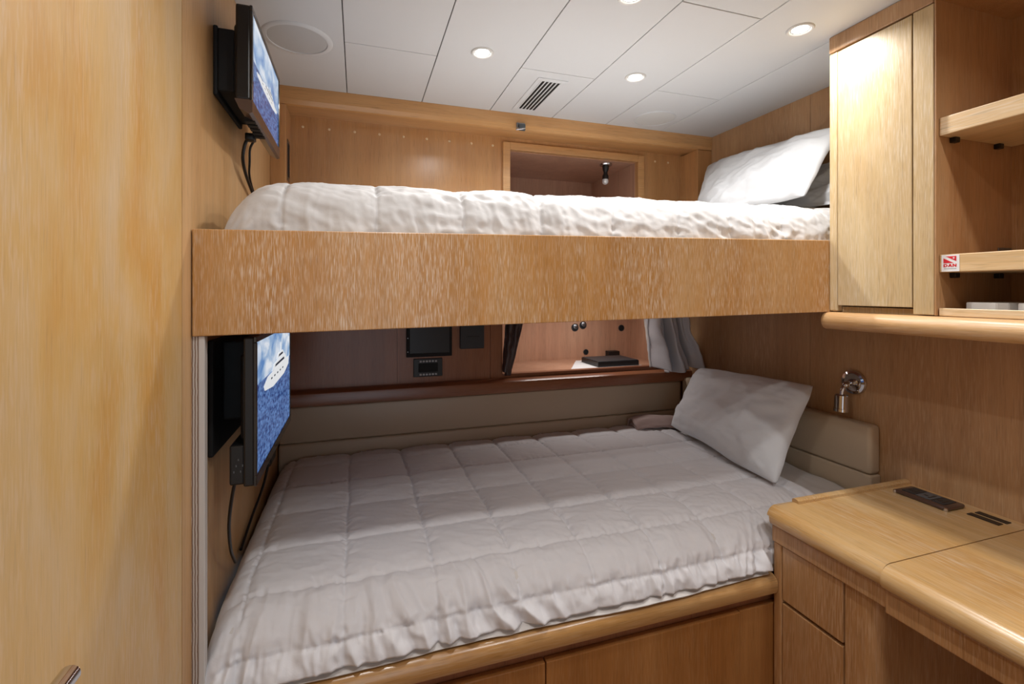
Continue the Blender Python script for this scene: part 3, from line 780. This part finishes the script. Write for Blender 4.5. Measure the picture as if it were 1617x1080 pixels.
# unseen strip lamp, added to brighten the lower niche
t = thing('niche_fill_light', 'added unseen strip light under the top of the lower niche, behind the bunk board', 'light', (1.0, 2.2, 1.30))
obj('housing', bx(.85, 1.35, 2.17, 2.21, 1.306, 1.32, bev=.002), M['white'], t)
ld = bpy.data.lights.new('niche_fill_glow', 'AREA'); ld.shape = 'RECTANGLE'; ld.size = .48; ld.size_y = .03; ld.energy = 1.6; ld.color = (1.0, .95, .92)
lo = bpy.data.objects.new('niche_fill_glow', ld); C.objects.link(lo); lo.location = (1.1, 2.19, 1.303)

# curtains
def curtain(label, edge_top, edge_bot, z0, z1, y, folds, amp, mat, seed, name='curtain', lin_edge=True, pinch=0):
    b = BM(); nu, nv = 110, 46; g = []
    for j in range(nv + 1):
        v = j / nv; z = z1 + (z0 - z1) * v; row = []
        for i in range(nu + 1):
            u = i / nu
            xa = edge_top[0] + (edge_bot[0] - edge_top[0]) * v ** 1.3 + pinch * math.sin(v * math.pi) ** 2
            xb = edge_top[1] + (edge_bot[1] - edge_top[1]) * v ** 1.1
            x = xa + (xb - xa) * u + .010 * math.sin(folds * 6.28 * u + 1.2 + 1.5 * v)
            ph = folds * 6.28 * (u + .10 * fbm(u * 2, v * 1.5, seed, 2))
            yy = y + amp * (.5 + .7 * v) * math.sin(ph + .9 * v) + .35 * amp * math.sin(ph * 2.3 + v * 3) + .006 * fbm(u * 8, v * 6, seed + 3, 3)
            zz = z + (.014 * math.sin(ph * .5 + 1) + .012 * fbm(u * 4, 2, seed)) * v
            row.append(b.verts.new((x, yy, zz)))
        g.append(row)
    for j in range(nv):
        for i in range(nu):
            f = b.faces.new((g[j][i], g[j][i + 1], g[j + 1][i + 1], g[j + 1][i])); f.material_index = 1 if (i < 3 and lin_edge) else 0
    o = obj(name, b, [mat, M['lining']], None, 180); md = o.modifiers.new('cloth', 'SOLIDIFY'); md.thickness = .002
    tag(o, label, 'curtain'); return o
curtain('grey satin curtain bunched at the right end of the lower niche', (1.330, 1.54), (1.385, 1.640), .963, 1.30, 2.005, 2.8, .046, M['satin'], 3)
curtain('dark narrow curtain at the left end of the lower niche', (.645, .745), (.642, .665), .975, 1.30, 2.10, 2.0, .010, M['satin_d'], 6, lin_edge=False)

# ------------------------------------------------------------------ lamps
t = thing('reading_lamp', 'chrome reading lamp hanging from the top of the window recess', 'lamp', (1.18, 2.12, 1.89))
zt = UF[3] - FW
b = BM(); lathe(b, [(.030, 0), (.032, -.004), (.030, -.010), (.020, -.013), (.0, -.013)], (1.18, 2.118, zt), (0, 0, 1), 32); obj('base', b, M['chrome'], t, 40)
b = BM(); lathe(b, [(0, -.012), (.017, -.013), (.015, -.030), (.010, -.042), (.010, -.050), (.0155, -.062), (.016, -.078), (0, -.078)], (1.18, 2.118, zt), (.02, -.02, 1), 28); obj('lamp_arm', b, M['black'], t, 40)
b = BM(); lathe(b, [(0, -.074), (.014, -.078), (.0165, -.088), (.014, -.098), (.006, -.104), (0, -.105)], (1.18, 2.118, zt), (.02, -.02, 1), 28); obj('bulb', b, M['glass'], t, 60)

t = thing('wall_lamp', 'chrome swivel reading lamp on the right wall above the headboard', 'lamp', (1.65, 1.215, .95))
b = BM(); lathe(b, [(.042, 0), (.043, .006), (.040, .012), (.032, .0145), (.030, .012), (.012, .012), (.011, .022), (0, .023)], (XR, 1.208, 1.038), (-1, 0, 0), 44); obj('base', b, M['chrome'], t, 35)
b = BM(); tube(b, smooth_path([(1.635, 1.210, 1.038), (1.618, 1.212, 1.034), (1.602, 1.214, 1.018), (1.597, 1.216, .995)], 6), .0075, 16)
bmesh.ops.create_uvsphere(b, u_segments=20, v_segments=12, radius=.012, matrix=Matrix.Translation((1.612, 1.212, 1.030)))
obj('lamp_arm', b, M['chrome'], t, 60)
b = BM(); lathe(b, [(0, .030), (.017, .030), (.0205, .026), (.0215, -.018), (.0225, -.019), (.0225, -.029), (.020, -.030), (.018, -.026), (0, -.024)], (1.596, 1.216, .968), (.05, 0, 1), 36)
obj('lamp_shade', b, M['chrome'], t, 35)

# ------------------------------------------------------------------ hanging cabinet and shelf unit
t = thing('wall_cabinet', 'tall narrow hanging cabinet with a pale oak door', 'cabinet', (1.5, .92, 1.24))
CY1, CY0 = YB, .784
b = BM()
box(b, XC + .012, XR, CY1 - .016, CY1, 1.292, ZC - .0005, .001, 1)
box(b, XC, XC + .022, 1.0295, CY1, 1.297, 2.058, .004, 3)          # left stile
box(b, XC, XC + .022, CY0 + .001, .830, 1.297, 2.058, .0015, 2)    # right stile
box(b, XC + .022, XR, CY0 + .001, CY0 + .018, 1.292, ZC - .0005)
box(b, XC + .022, XR, CY0 + .018, CY1 - .016, 1.292, 1.31)
obj('body', b, M['cab'], t)
obj('door', bx(XC - .001, XC + .017, .8325, 1.0275, 1.314, 2.055, bev=.0015), M['cab'], t)
b = BM(); box(b, XC - .001, XC + .022, CY0 + .001, CY1, 2.0605, ZC - .0005, .003, 3)
obj('top_fascia', b, M['wall_r'], t)
# ledge running below cabinet and shelves
b = BM(); pr = []
xf, zt_, zb_ = 1.310, 1.294, 1.243
r = (zt_ - zb_) / 2
for k in range(13):
    a = math.pi / 2 + k * math.pi / 12; pr.append((xf + r + r * math.cos(a), zt_ - r + r * math.sin(a)))
pr += [(XR, zb_), (XR, zt_)]
prism(b, pr[::-1], -.30, CY1 + .006, 'y')
tag(obj('cabinet_ledge', b, M['ledge'], None, 40), 'rounded oak ledge running under the hanging cabinet and shelves', 'ledge')
t = thing('wall_shelves', 'open oak shelf unit right of the hanging cabinet', 'shelf', (1.5, .3, 1.29))
obj('back_panel', bx(1.630, XR, -.30, CY0, 1.295, 2.105), M['cab_in'], t)
obj('side_panel', bx(XC + .002, 1.630, CY0 - .003, CY0 + .0005, 1.296, 2.105), M['cab_in'], t)
obj('side_panel', bx(XC + .001, 1.630, -.30, -.28, 1.296, 2.105), M['cab_in'], t)
b = BM(); box(b, XC - .001, 1.630, -.28, CY0 - .003, 2.066, 2.105); obj('top_panel', b, M['cab_in'], t)
yy = CY0 - .0035
def shelf(z0, z1, xf, nm='shelf'):
    o = obj(nm, bx(xf, 1.628, -.278, yy, z0, z1, bev=.002), M['shelf'], t); return o
s1 = shelf(1.733, 1.777, 1.347); s2 = shelf(1.401, 1.444, 1.347)
b = BM(); box(b, 1.343, 1.363, -.278, yy - .002, 1.2955, 1.314, .001, 1); obj('front_lip', b, M['shelf'], t)
for z in (1.733, 1.401):
    for x in (1.385, 1.555):
        obj('shelf_clip', bx(x, x + .018, yy - .013, yy + .0005, z - .013, z, bev=.002), M['black'], t)
obj('metal_plate', bx(1.572, 1.627, yy - .0015, yy - .0002, 1.446, 1.468, bev=.0004, seg=1), M['steel'], t)

# sticker on the middle shelf's edge
st = thing('sticker', 'square white sticker with a red flag and red letters on the middle shelf edge', 'sticker', (1.3465, .745, 1.401))
sy0, sy1, sz0, sz1, sx = .7390, .7750, 1.4025, 1.4425, 1.3468
obj('backing', bx(sx - .0006, sx + .0004, sy0, sy1, sz0, sz1), M['paper'], st)
def ypoly(b, pts, x):       # pts in sticker units: u to the right (towards -y), v up
    f = b.faces.new([b.verts.new((x, sy1 - p[0] * (sy1 - sy0), sz0 + p[1] * (sz1 - sz0))) for p in pts])
    r_ = bmesh.ops.extrude_face_region(b, geom=[f]); bmesh.ops.translate(b, verts=[v for v in r_['geom'] if isinstance(v, bmesh.types.BMVert)], vec=(-.0003, 0, 0))
b = BM(); X = sx - .0006
ypoly(b, [(.12, .50), (.12, .80), (.70, .50)], X); ypoly(b, [(.24, .91), (.84, .91), (.84, .60)], X)
obj('flag', b, M['red'], st)
b = BM(); cs = []
for k in range(10):
    a = k * math.pi / 5 + math.pi / 2; rr = .075 if k % 2 == 0 else .032; cs.append((.70 + rr * math.cos(a), .80 + rr * math.sin(a)))
ypoly(b, cs, X - .0003); obj('star', b, M['paper'], st)
b = BM()
z_, o_ = .27, .45
ypoly(b, [(.12, z_), (.19, z_), (.19, o_), (.12, o_)], X); ypoly(b, [(.19, z_), (.28, z_), (.28, z_ + .05), (.19, z_ + .05)], X)
ypoly(b, [(.19, o_ - .05), (.28, o_ - .05), (.28, o_), (.19, o_)], X); ypoly(b, [(.28, z_ + .01), (.35, z_ + .05), (.35, o_ - .05), (.28, o_ - .01)], X)
ypoly(b, [(.37, z_), (.44, z_), (.53, o_), (.46, o_)], X); ypoly(b, [(.54, z_), (.61, z_), (.53, o_), (.46, o_)], X - .0001); ypoly(b, [(.43, z_ + .04), (.56, z_ + .04), (.55, z_ + .085), (.44, z_ + .085)], X)
ypoly(b, [(.63, z_), (.69, z_), (.69, o_), (.63, o_)], X); ypoly(b, [(.79, z_), (.85, z_), (.85, o_), (.79, o_)], X); ypoly(b, [(.69, o_), (.69, o_ - .08), (.79, z_), (.79, z_ + .08)], X)
obj('letters', b, M['red'], st)
b = BM()
for k in range(9): ypoly(b, [(.16 + k * .078, .15), (.21 + k * .078, .15), (.21 + k * .078, .19), (.16 + k * .078, .19)], X)
obj('small_print', b, M['stgrey'], st)

# flat things on the bottom shelf
def slab(name, pts, z0, z1, m, label, cat, extra=None):
    b = BM(); A = [b.verts.new((x, y, z0)) for x, y in pts]; B_ = [b.verts.new((x, y, z1)) for x, y in pts]; n = len(pts)
    b.faces.new(A[::-1]); b.faces.new(B_)
    for i in range(n): b.faces.new((A[i], A[(i + 1) % n], B_[(i + 1) % n], B_[i]))
    bmesh.ops.bevel(b, geom=b.edges[:], offset=.0015, segments=2, affect='EDGES')
    return tag(obj(name, b, m), label, cat)
slab('packet', [(1.385, .735), (1.40, .755), (1.55, .755), (1.575, .74), (1.575, .69), (1.55, .665), (1.40, .675), (1.385, .69)], 1.2945, 1.3285, M['white'], 'pale flat packet at the left end of the bottom shelf', 'packet')
slab('packet', [(1.385, .645), (1.40, .66), (1.55, .66), (1.575, .64), (1.575, .59), (1.55, .57), (1.40, .575), (1.385, .60)], 1.2945, 1.3285, M['white'], 'pale flat packet next to the dark folder on the bottom shelf', 'packet')
slab('folder', [(1.40, .555), (1.60, .575), (1.60, .30), (1.40, .28)], 1.2945, 1.3235, M['black'], 'dark folder lying on the bottom shelf', 'folder')
slab('magazine', [(1.38, .52), (1.55, .60), (1.585, .50), (1.45, .42)], 1.3237, 1.3275, M['stgrey'], 'grey magazine lying aslant on the dark folder', 'magazine')

# ------------------------------------------------------------------ desk
t = thing('desk', 'built-in oak desk with rounded edge and drawers, beside the lower bed', 'desk', (1.38, .5, 0))
def top_prof(xf, zt=.75, th=.052, r=.030):
    pr = []
    for k in range(11):
        a = math.pi / 2 + k * (math.pi * .5) / 10; pr.append((xf + r + r * math.cos(a), zt - r + r * math.sin(a)))
    for k in range(1, 5):
        a = math.pi + k * (math.pi * .5) / 4; pr.append((xf + .018 + .018 * math.cos(a), zt - th + .018 + .018 * math.sin(a)))
    return pr + [(XR - .001, zt - th), (XR - .001, zt)]
b = BM(); prism(b, top_prof(1.098)[::-1], .7472, YB - .001, 'y')
es = [e for e in b.edges if all(abs(v.co.y - (YB - .001)) < 1e-5 for v in e.verts) and all(v.co.x < 1.5 or v.co.z > .745 for v in e.verts)]
bmesh.ops.bevel(b, geom=es, offset=.007, segments=3, affect='EDGES')
obj('desktop', b, M['desk'], t, 40)
b = BM(); prism(b, top_prof(1.092)[::-1], -.30, .7442, 'y'); obj('lid', b, M['desk'], t, 40)
b = BM(); prism(b, [(YB - .001, .745), (YB - .001, .757), (YB - .006, .761), (YB - .016, .761), (YB - .022, .757), (YB - .024, .749)], 1.19, XR - .001, 'x'); obj('raised_lip', b, M['desk'], t, 35)
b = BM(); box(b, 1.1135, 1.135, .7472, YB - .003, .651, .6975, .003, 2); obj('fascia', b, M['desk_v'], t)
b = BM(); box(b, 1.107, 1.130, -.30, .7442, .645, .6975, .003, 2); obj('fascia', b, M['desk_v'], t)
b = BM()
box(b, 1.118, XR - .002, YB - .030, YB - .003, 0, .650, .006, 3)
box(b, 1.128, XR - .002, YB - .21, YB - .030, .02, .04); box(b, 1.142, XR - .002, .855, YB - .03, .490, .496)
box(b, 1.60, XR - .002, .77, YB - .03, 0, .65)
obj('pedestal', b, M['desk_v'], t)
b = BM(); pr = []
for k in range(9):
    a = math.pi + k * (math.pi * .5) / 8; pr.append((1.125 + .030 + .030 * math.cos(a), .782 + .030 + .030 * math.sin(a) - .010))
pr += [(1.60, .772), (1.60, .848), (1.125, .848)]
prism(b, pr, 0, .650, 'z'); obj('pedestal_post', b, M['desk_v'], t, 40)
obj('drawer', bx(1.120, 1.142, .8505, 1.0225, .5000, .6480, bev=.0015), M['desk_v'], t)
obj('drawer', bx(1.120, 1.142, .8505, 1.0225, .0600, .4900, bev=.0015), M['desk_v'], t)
b = BM(); box(b, 1.143, 1.59, .853, 1.022, .10, .645); obj('drawer_box', b, M['blackm'], t)
b = BM(); box(b, 1.62, XR - .002, -.30, .77, 0, .69); obj('back_panel', b, M['lowwall'], t)  # dark wood tone carries the shade of the kneehole

t = thing('socket_strip', 'dark brown socket strip with chrome corners on the desk by the wall', 'socket', (1.58, .94, .75))
obj('frame', bx(1.532, 1.612, .870, 1.006, .7502, .7615, bev=.005, seg=3), M['bezelb'], t, 40)
for k, (a, c, mt) in enumerate([(.958, .992, 'dgrey'), (.918, .956, 'greyp'), (.884, .916, 'dgrey')]):
    s = obj('socket_module', bx(1.546, 1.600, a, c, .7612, .7632, bev=.0012, seg=2), M[mt], t)
    b = BM(); box(b, 1.556, 1.590, a + .008, a + .012, .7630, .7636); box(b, 1.566, 1.572, a + .018, a + .028, .7630, .7636); obj('socket_slots', b, M['black'], s)
for (cx, cy) in ((1.534, 1.003), (1.534, .873)):
    b = BM(); lathe(b, [(.004, 0), (.005, .004), (.004, .0095), (0, .011)], (cx, cy, .750), (0, 0, 1), 14); obj('chrome_corner', b, M['chrome'], t, 50)
for i, (xa, xb_, ya, yb_) in enumerate([(1.572, 1.592, .779, .847), (1.602, 1.622, .777, .845)]):
    b = BM(); box(b, xa, xb_, ya, yb_, .7500, .7520, .0006, 1)
    tag(obj('cable_slot', b, M['black']), ['black cable slot in the desktop, the one farther from the wall', 'black cable slot in the desktop, the one nearer the wall'][i], 'slot', 'twin black slots in the desktop')
